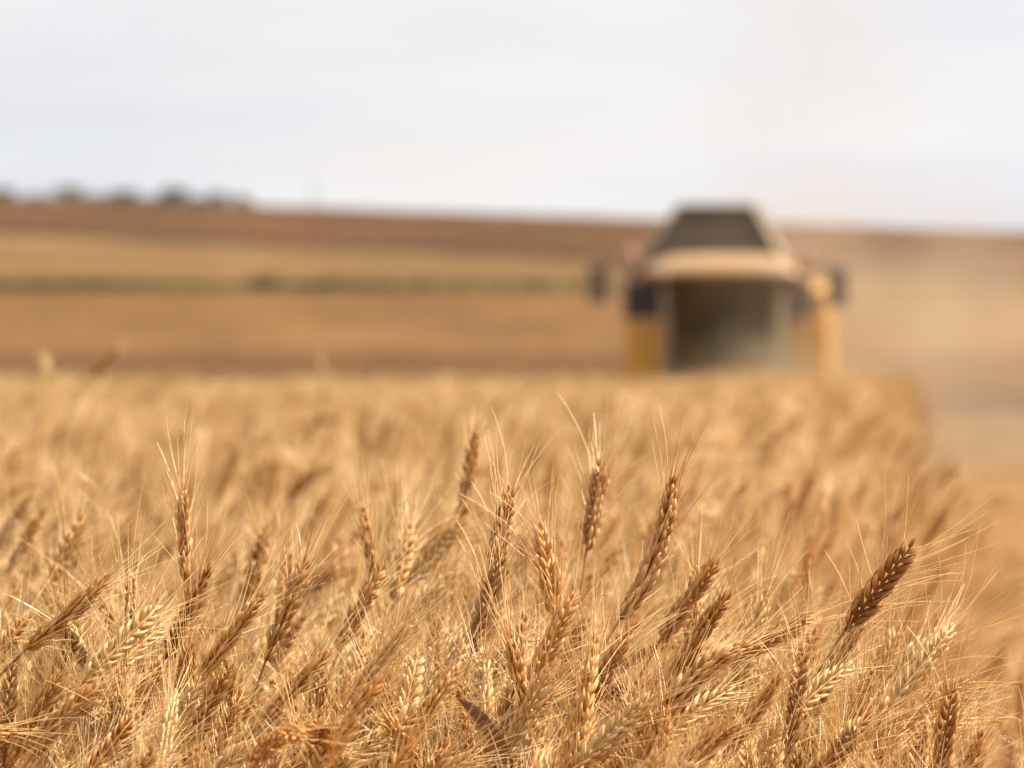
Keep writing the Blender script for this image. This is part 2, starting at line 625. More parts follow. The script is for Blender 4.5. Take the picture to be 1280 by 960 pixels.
# (base px, tip px, distance, pale, options, label)
HEROES = [
 ((33, 811), (139, 718), 4.20, 0, dict(sag=(84, 770)), 'long brown wheat ear leaning right at far left, bare stalk below it'),
 ((231, 724), (228, 604), 4.42, 0, dict(side=.9), 'tall upright wheat ear rising alone over the left of the field'),
 ((227, 780), (262, 706), 4.25, 0, dict(dark=1), 'dark brown ear leaning right just below the tall upright left ear'),
 ((162, 772), (166, 717), 4.35, 0, dict(), 'short dark upright ear between the long left ear and the tall upright one'),
 ((138, 818), (199, 757), 4.14, 1, dict(), 'pale cream ear lying to the right below the short dark ear'),
 ((247, 852), (332, 738), 4.22, 0, dict(fat=1.1), 'broad straight brown ear leaning right, second from the tall left ear'),
 ((332, 826), (386, 695), 4.26, 0, dict(), 'slender long brown ear reaching up right beside the broad straight ear'),
 ((30, 938), (132, 853), 4.12, 0, dict(fat=1.1), 'thick greyish brown ear leaning far right in the bottom left corner'),
 ((226, 882), (237, 802), 4.18, 0, dict(dark=1), 'dark vertical ear under the broad straight leaning ear'),
 ((340, 894), (412, 813), 4.15, 0, dict(), 'brown ear slanting right low down, left of the pale ear on a yellow stalk'),
 ((122, 953), (167, 897), 4.05, 0, dict(), 'short brown ear leaning right at the bottom edge near the left corner'),
 ((18, 702), (57, 635), 5.6, 0, dict(dark=1, awn=.02), 'blurred dark brown ear tilting right at the left edge of the field'),
 ((578, 645), (594, 538), 5.15, 0, dict(dark=1, awn=.03), 'tallest blurred dark ear standing upright over the middle of the field'),
 ((543, 692), (580, 650), 5.0, 1, dict(), 'soft greyish ear slanting right at the foot of the tallest blurred ear'),
 ((461, 684), (452, 632), 4.9, 0, dict(), 'short blurred golden brown ear leaning slightly left, left of centre'),
 ((622, 692), (638, 607), 4.38, 0, dict(dark=1), 'narrow dark pointed ear standing beside the tallest blurred ear'),
 ((592, 806), (628, 692), 4.28, 0, dict(), 'brown ear continuing below the narrow dark pointed ear'),
 ((695, 768), (674, 653), 4.30, 0, dict(half=1), 'ear tilting left with a dark left side and cream right side'),
 ((736, 672), (752, 575), 4.62, 0, dict(awn=.05), 'upright ear with combed awns on its right, alone on a thin stalk'),
 ((775, 774), (842, 584), 4.27, 0, dict(sag=(819, 694), fat=1.42), 'longest curved brown ear sweeping up right, below the harvester'),
 ((740, 870), (787, 790), 4.15, 0, dict(fat=1.1), 'brown ear leaning right below the foot of the longest curved ear'),
 ((656, 884), (634, 781), 4.12, 0, dict(), 'left ear of the V shaped pair at bottom centre'),
 ((662, 862), (720, 740), 4.14, 0, dict(), 'right ear of the V shaped pair at bottom centre'),
 ((442, 866), (519, 772), 4.10, 1, dict(fat=1.1), 'pale cream ear leaning right on a bright yellow stalk'),
 ((496, 953), (571, 836), 4.06, 0, dict(fat=1.1), 'greyish brown ear slanting right at the bottom, left of the brown leaf'),
 ((603, 869), (604, 810), 4.22, 1, dict(fat=1.1), 'stubby pale cream upright ear left of the V shaped pair'),
 ((444, 774), (480, 703), 4.45, 0, dict(), 'brown ear leaning right under the short blurred golden ear'),
 ((1056, 788), (1144, 677), 4.27, 0, dict(dark=1, fat=1.25, awn=.056, spread=1.35), 'bold dark brown ear leaning right with long awns against the stubble'),
 ((1113, 882), (1194, 781), 4.22, 1, dict(awn=.058, spread=1.2), 'greyish ear with a bright tip leaning right at the right end'),
 ((1176, 958), (1192, 856), 4.18, 0, dict(dark=1), 'reddish dark upright ear in the bottom right corner of the crop'),
 ((820, 918), (936, 806), 4.10, 0, dict(sag=(866, 850), fat=1.3), 'large arching ear bending to the right at bottom right of centre'),
 ((858, 754), (898, 697), 4.40, 0, dict(), 'small ear leaning right beside the longest curved ear'),
 ((864, 812), (911, 741), 4.30, 0, dict(dark=1), 'dark ear leaning right above the large arching ear'),
 ((943, 799), (960, 731), 4.45, 1, dict(), 'pale thin upright ear between the arching ear and the bold dark ear'),
 ((955, 803), (1015, 768), 4.32, 0, dict(), 'reddish ear lying almost flat to the right of the arching ear'),
 ((987, 928), (1006, 810), 4.18, 0, dict(), 'long upright brown ear under the flat reddish ear'),
 ((1030, 958), (1090, 892), 4.08, 0, dict(), 'brown ear slanting right at the bottom edge near the right end'),
 ((931, 912), (978, 842), 4.14, 0, dict(), 'brown ear leaning right just below the tip of the arching ear'),
 ((1068, 920), (1079, 855), 4.25, 0, dict(), 'slim upright ear below the bold dark ear'),
 ((760, 923), (818, 868), 4.05, 1, dict(), 'pale ear leaning right left of the foot of the arching ear'),
 ((506, 690), (513, 655), 4.85, 0, dict(), 'tiny soft dark ear just right of the short blurred golden ear'),
 ((1166, 618), (1200, 582), 9.5, 0, dict(awn=.02), 'far blurred grey ear poking out to the right of the crop edge'),
 ((115, 470), (150, 432), 10.5, 0, dict(dark=1, awn=.02, lf=1.8), 'far blurred brown ear rising over the field line at upper left'),
 ((60, 480), (56, 446), 11.0, 1, dict(awn=.02, lf=1.5), 'far blurred pale ear rising over the field line at upper left'),
 ((408, 482), (402, 446), 12.0, 1, dict(awn=.02, lf=1.5), 'far blurred pale ear rising over the field line left of the harvester'),
]


def drop_base(b, t, rr):
    """where the stalk of an ear stands on the ground: below it, a little against the lean"""
    d = (b - t)
    k = min(.16, max(-.16, d.x * 1.1))
    return Vector((b.x + k * 1.0 + rr.uniform(-.02, .02), b.y + rr.uniform(-.04, .08), 0.0))


M['dark_ear'] = straw_mat('dark_ear', (0.185, 0.060, 0.010), (0.40, 0.16, 0.03), tip=(0.66, 0.37, 0.13), trans=0.06, rough=0.55, nscale=120)
hero_boxes = []
for hi, (b, t, d, pale, op, label) in enumerate(HEROES):
    rr = random.Random(100 + hi)
    dy = rr.uniform(-.012, .02)
    B_, T_ = P(*b, d), P(*t, d + dy)
    mid = P(*op['sag'], d + dy / 2) if 'sag' in op else None
    if (T_ - B_).length < .074 and d < 8: B_ = T_ + (B_ - T_).normalized() * rr.uniform(.074, .082)
    root = wheat_plant(drop_base(B_, T_, rr), ear_curve(B_, T_, mid), 500 + hi, label, pale=bool(pale), fat=op.get('fat', 1.0) * .93,
                       awn=op.get('awn', .048), spread=op.get('spread', 1.0), n_sp=21, leaf=(d < 4.6 and hi % 2 == 0), awn_r=1.15)
    if op.get('dark'):
        for c in root.children:
            if c.name.startswith('ear'): c.data.materials[0] = M['dark_ear']
    hero_boxes.append((B_, T_, mid))


def proj(p): return (640 + p.x / p.y * FPX, HORIZ - (p.z - HC) / p.y * FPX)


hero_px = []
for B_, T_, mid in hero_boxes:
    for q in ear_curve(B_, T_, mid)[::2]:
        if B_.y < 6: hero_px.append((*proj(q), q.y))


def hides_hero(pts, margin=15):
    for p in pts:
        u, v = proj(p)
        for a, b, dd in hero_px:
            if p.y < dd + .03 and abs(u - a) < margin and abs(v - b) < margin: return True
    return False


# --- kinds of plants that repeat
LAST_EAR = []


def plant_parts(seed, lean, pale, height, lod=0, nod=False, elen=.085):
    """a plant in its own space, foot at the origin, leaning to +x. returns stem, ear, awns, leaf MBs"""
    rr = random.Random(seed)
    th = R(lean)
    if nod:
        dirs = [R(lean * .5), R(lean)]
    else:
        dirs = [R(lean * .8), R(lean * 1.1)]
    cx = math.sin(dirs[0]) * .14
    eb = Vector((cx + .02, rr.uniform(-.02, .02), height - elen * max(.2, math.cos(th))))
    pts = [eb.copy()]
    for i in range(10):
        a = lerp(dirs[0], dirs[1], i / 9)
        pts.append(pts[-1] + Vector((math.sin(a), rr.uniform(-.03, .03), math.cos(a))) * (elen / 10))
    sp = stem_path(Vector((0, 0, 0)), pts[0], (pts[1] - pts[0]).normalized(), rr)
    ear, aw = make_ear(pts, rr, n_sp=rr.randint(18, 22), fat=rr.uniform(.8, 1.08), awn_len=rr.uniform(.034, .052), lod=lod, awn_spread=rr.uniform(.9, 1.3))
    lf = [MB(), MB()]
    for k in range(2 if lod == 0 else 1):
        add_leaf(lf[k], sp, rr, rr.uniform(.5, .85), rr.uniform(.12, .22), rr.uniform(.004, .009), droop=rr.uniform(.6, 1.8))
    LAST_EAR[:] = pts
    return stem_mesh(sp, rr), ear, aw, lf


KINDS = []   # (lean, pale, nod)
for k in range(18):
    lean = [6, 14, 24, 32, 40, 50, 28, 62, 18, 36, 95, 44, 10, 30, 55, 22, 80, 35][k]
    KINDS.append((lean, k % 3 == 2, lean > 58))
kind_mesh = []
for k, (lean, pale, nod) in enumerate(KINDS):
    st, ear, aw, lf = plant_parts(900 + k, lean, pale, .94 - (0.05 if lean > 58 else 0), nod=nod, elen=rng.uniform(.076, .102))
    em = M['pale_ear'] if pale else (M['dark_ear'] if k % 5 == 1 else M['ear'])
    kind_mesh.append((st.mesh('stem', [M['stem']]), ear.mesh('ear', [em]), aw.mesh('awns', [M['awn']]), [l.mesh('leaf', [M['leaf']]) for l in lf], pale, (st, ear, aw, lf, em), list(LAST_EAR)))


def plant_kind(k):
    sm, em, am, lm, pale, _, _ = kind_mesh[k]
    root = empty('wheat_plant', (0, 0, 0))
    for nm, me in (('stem', sm), ('ear', em), ('leaf', lm[0]), ('leaf', lm[1])):
        o = bpy.data.objects.new(nm, me); COL.objects.link(o); o.parent = root
        if nm == 'ear':
            a = bpy.data.objects.new('awns', am); COL.objects.link(a); a.parent = o
    return root


def copy_tree(o, parent=None):
    c = o.copy(); COL.objects.link(c); c.parent = parent
    for ch in o.children: copy_tree(ch, c)
    return c


def kind_label(k, rz):
    lean, pale, nod = KINDS[k]
    tone = 'pale straw coloured' if pale else ('dark brown' if k % 5 == 1 else 'mid brown')
    ax = math.cos(rz)
    if lean < 16: pose = 'upright'
    elif nod: pose = 'nodding'
    elif ax > .45: pose = 'right leaning'
    elif ax < -.45: pose = 'left leaning'
    else: pose = 'foreshortened'
    return f'{tone} {pose} ear packed among its neighbours in the front rows of wheat'


UPRIGHT = [k for k in range(len(KINDS)) if KINDS[k][0] <= 32]


def lean_rz(rr):
    return rr.gauss(0, .75) if rr.random() < .8 else rr.uniform(-math.pi, math.pi)


D_NEAR0, D_NEAR1 = 3.88, 4.75
N_IND = 255
rr = random.Random(31)
first = {}
spots = []
tries = 0
while len(spots) < N_IND and tries < 60000:
    tries += 1
    d = D_NEAR0 + (D_NEAR1 - D_NEAR0) * rr.random()
    hw = .0985 * d
    x = rr.uniform(-hw, near_edge(d))
    if any((x - a) ** 2 + (d - b) ** 2 < .032 ** 2 for a, b in spots): continue
    spots.append((x, d))
near_spots = list(spots)
for i, (x, d) in enumerate(spots):
    edge = max(0, (x - (near_edge(d) - .12)) / .12)
    s = rr.gauss(.985, .035) - .07 * edge
    s = min(s, 1.04)
    # front rows sit a little lower so that the rows behind them show
    s -= .05 * max(0, (4.1 - d) / .3)
    for att in range(14):
        k = rr.choice(UPRIGHT) if x > near_edge(d) - .12 else rr.randrange(len(KINDS)); rz = lean_rz(rr)
        xf = Matrix.Translation((x, d, 0)) @ Matrix.Rotation(rz, 4, 'Z') @ Matrix.Scale(s, 4)
        if not hides_hero([xf @ q for q in kind_mesh[k][6][::2]]): break
        s -= .006
    if k not in first:
        first[k] = plant_kind(k); o = first[k]
    else:
        o = copy_tree(first[k])
    o.location = (x, d, 0)
    o.rotation_euler = (rr.gauss(0, .03), rr.gauss(0, .03), rz)
    o.scale = (s, s, s)
    tag(o, kind_label(k, rz), 'wheat', WHEAT_GROUP)


# --- the rest of the crop: one object, instances of the plant kinds scattered over the field
helper_col = bpy.data.collections.new('wheat_kinds')


def joined(parts, name, mats):
    mb = MB()
    for i, p in enumerate(parts):
        mb.add(p.v, p.f, i, p.a)
    return mb.mesh(name, mats)


def scatter(name, col, pts, kind='stuff'):
    """pts: list of (x,y,z, rx,ry,rz, scale, index)"""
    me = bpy.data.meshes.new(name)
    arr = np.array(pts, dtype=np.float32)
    me.vertices.add(len(arr))
    me.vertices.foreach_set('co', arr[:, 0:3].ravel())
    a = me.attributes.new('rot', 'FLOAT_VECTOR', 'POINT'); a.data.foreach_set('vector', arr[:, 3:6].ravel())
    a = me.attributes.new('scl', 'FLOAT', 'POINT'); a.data.foreach_set('value', arr[:, 6].copy())
    a = me.attributes.new('idx', 'INT', 'POINT'); a.data.foreach_set('value', arr[:, 7].astype(np.int32))
    me.update()
    o = bpy.data.objects.new(name, me); COL.objects.link(o)
    ng = bpy.data.node_groups.new(name + '_scatter', 'GeometryNodeTree')
    ng.interface.new_socket('Geometry', in_out='INPUT', socket_type='NodeSocketGeometry')
    ng.interface.new_socket('Geometry', in_out='OUTPUT', socket_type='NodeSocketGeometry')
    gi = ng.nodes.new('NodeGroupInput'); go = ng.nodes.new('NodeGroupOutput')
    ci = ng.nodes.new('GeometryNodeCollectionInfo')
    ci.inputs['Collection'].default_value = col
    ci.inputs['Separate Children'].default_value = True
    ci.inputs['Reset Children'].default_value = True
    ip = ng.nodes.new('GeometryNodeInstanceOnPoints')
    ip.inputs['Pick Instance'].default_value = True
    def na(nm, typ):
        n = ng.nodes.new('GeometryNodeInputNamedAttribute'); n.data_type = typ
        n.inputs['Name'].default_value = nm
        return n.outputs['Attribute']
    er = ng.nodes.new('FunctionNodeEulerToRotation')
    L = ng.links.new
    L(gi.outputs[0], ip.inputs['Points']); L(ci.outputs[0], ip.inputs['Instance'])
    L(na('idx', 'INT'), ip.inputs['Instance Index'])
    L(na('rot', 'FLOAT_VECTOR'), er.inputs[0]); L(er.outputs[0], ip.inputs['Rotation'])
    L(na('scl', 'FLOAT'), ip.inputs['Scale'])
    L(ip.outputs[0], go.inputs[0])
    md = o.modifiers.new('scatter', 'NODES'); md.node_group = ng
    o['kind'] = kind
    return o


for k, km in enumerate(kind_mesh):
    st, ear, aw, lf, em = km[5]
    me = joined([st, ear, aw] + lf, 'wheat_kind', [M['stem'], em, M['awn'], M['leaf'], M['leaf']])
    helper_col.objects.link(bpy.data.objects.new('wheat_kind_%02d' % k, me))
NK = len(kind_mesh)
# clumps for far rows: lighter plants, many to a clump
NC = 6
for c in range(NC):
    rr = random.Random(4000 + c)
    parts = [MB(), MB(), MB(), MB(), MB()]
    lows = []
    for q in range(5):
        lows.append(plant_parts(4100 + c * 10 + q, rr.uniform(8, 60), False, .92, lod=1))
    for q in range(70):
        st, ear, aw, lf = rr.choice(lows)
        rz = lean_rz(rr); s = rr.gauss(.96, .085)
        mat = Matrix.Translation((rr.uniform(-.3, .3), rr.uniform(-.3, .3), 0)) @ Matrix.Rotation(rz, 4, 'Z') @ Matrix.Scale(s, 4)
        ei = 1 if rr.random() < .55 else 4
        for src, di in ((st, 0), (ear, ei), (aw, 2), (lf[0], 3)):
            parts[di].add([mat @ v for v in src.v], src.f, 0, src.a)
    me = joined(parts, 'wheat_clump', [M['stem'], M['ear'], M['awn'], M['leaf'], M['pale_ear']])
    helper_col.objects.link(bpy.data.objects.new('wheat_kind_%02d' % (NK + c), me))

rr = random.Random(77)
pts = []
D_MID = 26.0


def patch(x, d):
    """the crop stands a little higher and lower in patches"""
    r = .055 * math.sin(x * 2.3 + d * .31) * math.sin(x * .83 - d * .17 + 1.2) + .03 * math.sin(x * 5.1 + d * 1.3)
    if d > 45 and x > edge_x(d) - 2.2: r += .09
    return r


d = 3.3
while d < D_MID:                                       # single plants
    step = .25
    xl, xr = -.115 * d - .9, (edge_x(d) if d > D_NEAR1 else near_edge(d))
    n = int((xr - xl) * step * (430 if d < 12 else 330))
    for _ in range(n):
        x = rr.uniform(xl, xr); dd = d + rr.random() * step
        infr = abs(x) < .0985 * dd + .0
        if dd < D_NEAR0 and abs(x) < .0985 * dd + .12: continue
        if dd < 3.88: continue
        if D_NEAR0 <= dd < D_NEAR1 and infr and rr.random() < .55: continue
        ex = xr
        edge = max(0, (x - (ex - .15)) / .15)
        s = (min(1.10, rr.gauss(.96, .055)) if rr.random() > .05 or dd < 7 else rr.uniform(1.03, 1.13)) - .10 * edge * rr.random()
        s -= .06 * max(0, (4.1 - dd) / .3)
        k = rr.choice(UPRIGHT) if x > xr - .2 else rr.randrange(NK); rz = lean_rz(rr)
        if dd > 7: s += .5 * patch(x * 1.7, dd)
        if dd < 5.3:
            hid = True
            for att in range(8):
                xf = Matrix.Translation((x, dd, 0)) @ Matrix.Rotation(rz, 4, 'Z') @ Matrix.Scale(s, 4)
                hid = hides_hero([xf @ q for q in kind_mesh[k][6][::2]])
                if not hid: break
                k = rr.randrange(NK); rz = lean_rz(rr); s -= .008
            if hid: continue
        pts.append((x, dd, 0, rr.gauss(0, .04), rr.gauss(0, .04) + edge * .04, rz, s, k))
    d += step
d = D_MID
while d < 92:
    step = .5
    xl, xr = -.115 * d - 1.5, edge_x(d)
    n = int((xr - xl) * step / .16)
    for _ in range(n):
        x = rr.uniform(xl, xr - .2); dd = d + rr.random() * step
        # the harvester's cut: nothing stands where the machine is
        pts.append((x, dd, 0, 0, 0, rr.gauss(0, .4), rr.gauss(.88 - .15 * min(1, max(0, (d - 30) / 40)), .05) + patch(x, dd), NK + rr.randrange(NC)))
    d += step
for _ in range(300):                                   # taller single plants among the far rows
    dd = 10 + 35 * rr.random() ** 1.6; xr = edge_x(dd); x = rr.uniform(-.1 * dd, xr - .1)
    pts.append((x, dd, 0, rr.gauss(0, .06), rr.gauss(0, .06), lean_rz(rr), rr.uniform(1.0, 1.13), rr.randrange(NK)))
for _ in range(75):                                    # thin low plants beside the crop, close by
    dd = rr.uniform(5.6, 9.5); x = edge_x(dd) + rr.uniform(.05, .40)
    if x > .105 * dd: continue
    pts.append((x, dd, 0, rr.gauss(0, .12), rr.gauss(0, .12), lean_rz(rr), rr.uniform(.74, .88), rr.randrange(NK)))
# a few stragglers beyond the crop edge
for _ in range(70):
    dd = rr.uniform(6, 24); x = edge_x(dd) + abs(rr.gauss(0, .06))
    pts.append((x, dd, 0, rr.gauss(0, .15), rr.gauss(0, .25), lean_rz(rr), rr.uniform(.6, .9), rr.randrange(NK)))
wf = scatter('standing_wheat', helper_col, pts)
tag(wf, 'dense golden standing wheat stretching back to the harvester', 'wheat field', kind='stuff')
print('wheat instances', len(pts))

# --- broad brown dead leaf at the bottom
lb = MB()
rr = random.Random(5)
lp = [P(632, 955, 4.02), P(618, 930, 4.01), P(600, 902, 4.01), P(584, 882, 4.03), P(571, 872, 4.06)]
lroot = empty('wheat_plant', (lp[0].x + .03, lp[0].y + .02, 0))
off = lroot.location.copy()
tag(lroot, 'headless stalk with a broad dark brown dead leaf at bottom centre', 'wheat', WHEAT_GROUP)
sp = bez(Vector((0, 0, 0)), Vector((.01, 0, .3)), Vector((.01, 0, .6)), lp[0] - off + Vector((0, 0, -.02)), 10)
stem_mesh(sp, rr).build('stem', M['stem'], lroot, smooth=True)
pp = [sp[-1]] + [p - off for p in lp]
lb.ribbon(pp, [.0022, .0052, .0066, .0056, .0036, .0004], [Vector((.75, -.2, .55)), Vector((.78, -.3, .5)), Vector((.8, -.5, .3)), Vector((.7, -.6, .3)), Vector((.6, -.7, .4)), Vector((.6, -.7, .4))], fold=.6)
lb.build('leaf', M['brown_leaf'], lroot, smooth=True)

# ------------------------------------------------------------------ stubble
stub_col = bpy.data.collections.new('stubble_kinds')
for c in range(8):
    rr = random.Random(6000 + c)
    mb = MB()
    for q in range(70):
        x, y = rr.uniform(-.25, .25), rr.uniform(-.25, .25)
        h = rr.uniform(.08, .2)
        b = Vector((x, y, 0)); t = b + Vector((rr.gauss(0, .03), rr.gauss(0, .03), h))
        mb.tube([b, b.lerp(t, .5), t], [.0028, .0024, .002], 4)
    for q in range(26):
        a = rr.uniform(0, 6.28); l = rr.uniform(.06, .22)
        p = Vector((rr.uniform(-.25, .25), rr.uniform(-.25, .25), rr.uniform(.01, .14)))
        v = Vector((math.cos(a), math.sin(a), rr.uniform(-.3, .3))) * l * .5
        mb.ribbon([p - v, p, p + v], [.003, .005, .002], Vector((-math.sin(a), math.cos(a), .4)))
    stub_col.objects.link(bpy.data.objects.new('stubble_kind_%d' % c, mb.mesh('stubble_kind', [M['stubble_straw'] if c < 4 else M['dusty_straw']])))
pts = []
rr = random.Random(12)
d = 9.0
while d < 100:
    xl, xr = edge_x(d) + .2, .115 * d + 2.5
    for _ in range(int((xr - xl) * 1.0 / .12)):
        pts.append((rr.uniform(xl, xr), d + rr.random(), .004, 0, 0, rr.uniform(0, 6.28), rr.uniform(.8, 1.25), rr.randrange(4) + (4 if d > rr.gauss(47, 6) else 0)))
    d += 1.0
stb = scatter('stubble', stub_col, pts)
tag(stb, 'short golden stubble on the harvested strip right of the crop', 'stubble', kind='stuff')

# ------------------------------------------------------------------ combine harvester
CD = 97.0
CX = (905 - 640) / FPX * CD
Y_ = paint('harvester_yellow', (0.50, 0.27, 0.05), rough=0.5, var=.4)
YD = paint('dusty_yellow', (0.80, 0.40, 0.045), rough=0.5, var=.2)
DK = paint('dark_panel', (0.04, 0.036, 0.038), rough=0.5, var=.12)
MIR = paint('dusty_mirror_back', (0.085, 0.068, 0.05), rough=0.6, var=.35)
BK = paint('black_rubber', (0.025, 0.024, 0.023), rough=0.8, var=.3)
GR = paint('grey_metal', (0.24, 0.20, 0.13), rough=0.6, metal=0, var=.3)
CR = paint('cream_roof', (0.31, 0.18, 0.08), rough=0.55, var=.3)
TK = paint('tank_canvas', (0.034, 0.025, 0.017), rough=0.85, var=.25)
TK_LIT = paint('tank_flap', (0.15, 0.115, 0.075), rough=0.7, var=.3)  # side flaps painted paler, the sunlit tone is put into the colour
RD = paint('red_feeder', (0.45, 0.12, 0.05), rough=0.55, var=.45)
SEAT = paint('seat_cloth', (0.06, 0.055, 0.05), rough=0.9, var=.1)


def glass(name, tint, gl=0.12):
    m, nt, out = new_mat(name)
    L = nt.links.new
    tr = nd(nt, 'ShaderNodeBsdfTransparent'); tr.inputs['Color'].default_value = (*tint, 1)
    g = nd(nt, 'ShaderNodeBsdfGlossy', Roughness=0.06); g.inputs['Color'].default_value = (.85, .9, .85, 1)
    fr = nd(nt, 'ShaderNodeFresnel', IOR=1.5)
    ad = nd(nt, 'ShaderNodeMath', operation='ADD'); ad.inputs[1].default_value = gl; ad.use_clamp = True
    L(fr.outputs[0], ad.inputs[0])
    ms = nd(nt, 'ShaderNodeMixShader')
    L(ad.outputs[0], ms.inputs[0]); L(tr.outputs[0], ms.inputs[1]); L(g.outputs[0], ms.inputs[2])
    L(ms.outputs[0], out.inputs['Surface'])
    return m


GLASS = glass('cab_glass', (.46, .46, .37), .01)
LAMP = paint('lamp_lens', (.8, .78, .72), rough=.15, var=.05)
m_, nt_, out_ = new_mat('beacon_orange')
pb_ = nd(nt_, 'ShaderNodeBsdfPrincipled', Roughness=.3)
pb_.inputs['Base Color'].default_value = (.36, .19, .12, 1)
nt_.links.new(pb_.outputs[0], out_.inputs['Surface'])
BEACON = m_

hv = empty('combine_harvester', (CX, CD, 0))
hv.rotation_euler = (0, 0, R(-4.8))
tag(hv, 'yellow combine harvester with dark cab front working through the wheat', 'combine harvester')


def lathe_x(mb, cx, cy, cz, prof_, n=36, mat=0):
    """profile of (x offset, radius) turned about the x axis"""
    vs, fs = [], []
    for (dx, r) in prof_:
        for k in range(n):
            a = 2 * math.pi * k / n
            vs.append(Vector((cx + dx, cy + r * math.cos(a), cz + r * math.sin(a))))
    for i in range(len(prof_) - 1):
        for k in range(n):
            k2 = (k + 1) % n
            fs.append((i * n + k, i * n + k2, (i + 1) * n + k2, (i + 1) * n + k))
    fs.append(tuple(range(n - 1, -1, -1)))
    fs.append(tuple((len(prof_) - 1) * n + k for k in range(n)))
    mb.add(vs, fs, mat)


# body: main hull behind the cab, with engine deck sloping down to the straw hood
hull = MB()
prof_side = [(.95, .62), (.95, 2.34), (3.0, 2.50), (4.6, 2.45), (5.6, 2.0), (6.1, 1.35), (6.0, .8), (4.2, .55), (2.0, .55)]
W = 1.72
vs = [Vector((-W, y, z)) for y, z in prof_side] + [Vector((W, y, z)) for y, z in prof_side]
n = len(prof_side)
fs = [tuple(range(n)), tuple(range(2 * n - 1, n - 1, -1))] + [(i, i + n, (i + 1) % n + n, (i + 1) % n) for i in range(n)]
hull.add(vs, fs)
body = hull.build('body', Y_, hv, bevel=.06)
# front corner panels: yellow below, dark grille above
for sx in (-1, 1):
    p_ = MB(); p_.box((sx * 1.43, .915, 1.31), (.66, .07, 1.05)); p_.build('side_panel', YD, hv, bevel=.03)
    g_ = MB(); g_.box((-1.43 if sx < 0 else 1.28, .915, 2.18), (.68 if sx < 0 else .40, .07, .68))
    for q in range(6): g_.box((-1.43 if sx < 0 else 1.28, .875, 1.92 + q * .09), (.5 if sx < 0 else .3, .02, .03))
    g_.build('grille', DK, hv, bevel=.01)
    s_ = MB(); s_.box((sx * 1.735, 2.6, 1.35), (.05, 2.2, 1.0)); s_.build('access_door', Y_, hv, bevel=.04)
    v_ = MB()
    for q in range(7): v_.box((sx * 1.735, 4.3, 1.3 + q * .1), (.04, .9, .045))
    v_.build('engine_vent', DK, hv)

# cab
cabf = MB()
for x, y in ((-.94, -.55), (.94, -.55)):
    cabf.tube([Vector((x, y, .98)), Vector((x * 1.02, y - .16, 1.7)), Vector((x, y - .08, 2.56))], [.095, .085, .095], 8)
for x in (-1.0, 1.0):
    cabf.tube([Vector((x, .85, .98)), Vector((x, .85, 2.56))], [.07, .07], 6)
cabf.box((0, .12, .93), (2.06, 1.62, .12))
cabf.box((0, .86, 1.75), (2.0, .06, 1.6))
cab = cabf.build('cab', GR, hv, bevel=.01)
ws = MB()
vs, fs = [], []
nx_, nz_ = 12, 8
for j in range(nz_ + 1):
    for i in range(nx_ + 1):
        u = i / nx_ * 2 - 1; v = j / nz_
        vs.append(Vector((u * .86, -.62 - .26 * (1 - u * u) - .24 * v, lerp(1.0, 2.54, v))))
for j in range(nz_):
    for i in range(nx_):
        a = j * (nx_ + 1) + i
        fs.append((a, a + 1, a + nx_ + 2, a + nx_ + 1))
ws.add(vs, fs)
ws.build('windshield', GLASS, cab, smooth=True)
for sx in (-1, 1):
    g_ = MB(); g_.box((sx * 1.0, .15, 1.8), (.015, 1.25, 1.4)); g_.build('side_window', GLASS, cab)
it = MB()
it.box((0, .35, 1.32), (.55, .5, .16)); it.box((0, .60, 1.75), (.52, .14, .8)); it.box((0, .35, 1.12), (.3, .3, .26))
it.build('seat', SEAT, cab, bevel=.05)
sw = MB()
ring = [Vector((.19 * math.cos(a), -.18 + .19 * math.sin(a) * .5, 1.62 + .19 * math.sin(a) * .85)) for a in [2 * math.pi * q / 20 for q in range(21)]]
sw.tube(ring, [.016] * 21, 6, cap=False)
sw.tube([Vector((0, -.4, 1.0)), Vector((0, -.18, 1.62))], [.05, .03], 8)
sw.build('steering_wheel', DK, cab)
# roof: domed visor
rf = MB()
vs, fs = [], []
nx_, ny_ = 14, 8
for lay in (0, 1):
    for j in range(ny_ + 1):
        for i in range(nx_ + 1):
            u = i / nx_ * 2 - 1; v = j / ny_ * 2 - 1
            if lay: z = 2.58 + .36 * (1 - abs(u) ** 4 * .55) * (1 - abs(v) ** 3 * .8)
            else: z = 2.555
            k = 1.0 if lay == 0 else .985
            vs.append(Vector((u * 1.30 * k, .02 + v * 1.12 * k - .16 * (1 - u * u) * (v < 0) * abs(v), z)))
S = (nx_ + 1) * (ny_ + 1)
for j in range(ny_):
    for i in range(nx_):
        a = j * (nx_ + 1) + i
        fs.append((a + S, a + S + 1, a + S + nx_ + 2, a + S + nx_ + 1))
        fs.append((a + nx_ + 1, a + nx_ + 2, a + 1, a))
per = [i for i in range(nx_ + 1)] + [(j + 1) * (nx_ + 1) - 1 for j in range(1, ny_ + 1)] + [ny_ * (nx_ + 1) + i for i in range(nx_ - 1, -1, -1)] + [j * (nx_ + 1) for j in range(ny_ - 1, 0, -1)]
for q in range(len(per)):
    a, b = per[q], per[(q + 1) % len(per)]
    fs.append((a, b, b + S, a + S))
rf.add(vs, fs)
roof = rf.build('roof', CR, hv, smooth=True)
for x in (-.95, -.6, .6, .95):
    l_ = MB(); l_.tube([Vector((x, -1.06, 2.66)), Vector((x, -1.18, 2.66))], [.07, .08], 12); l_.build('work_light', LAMP, roof)
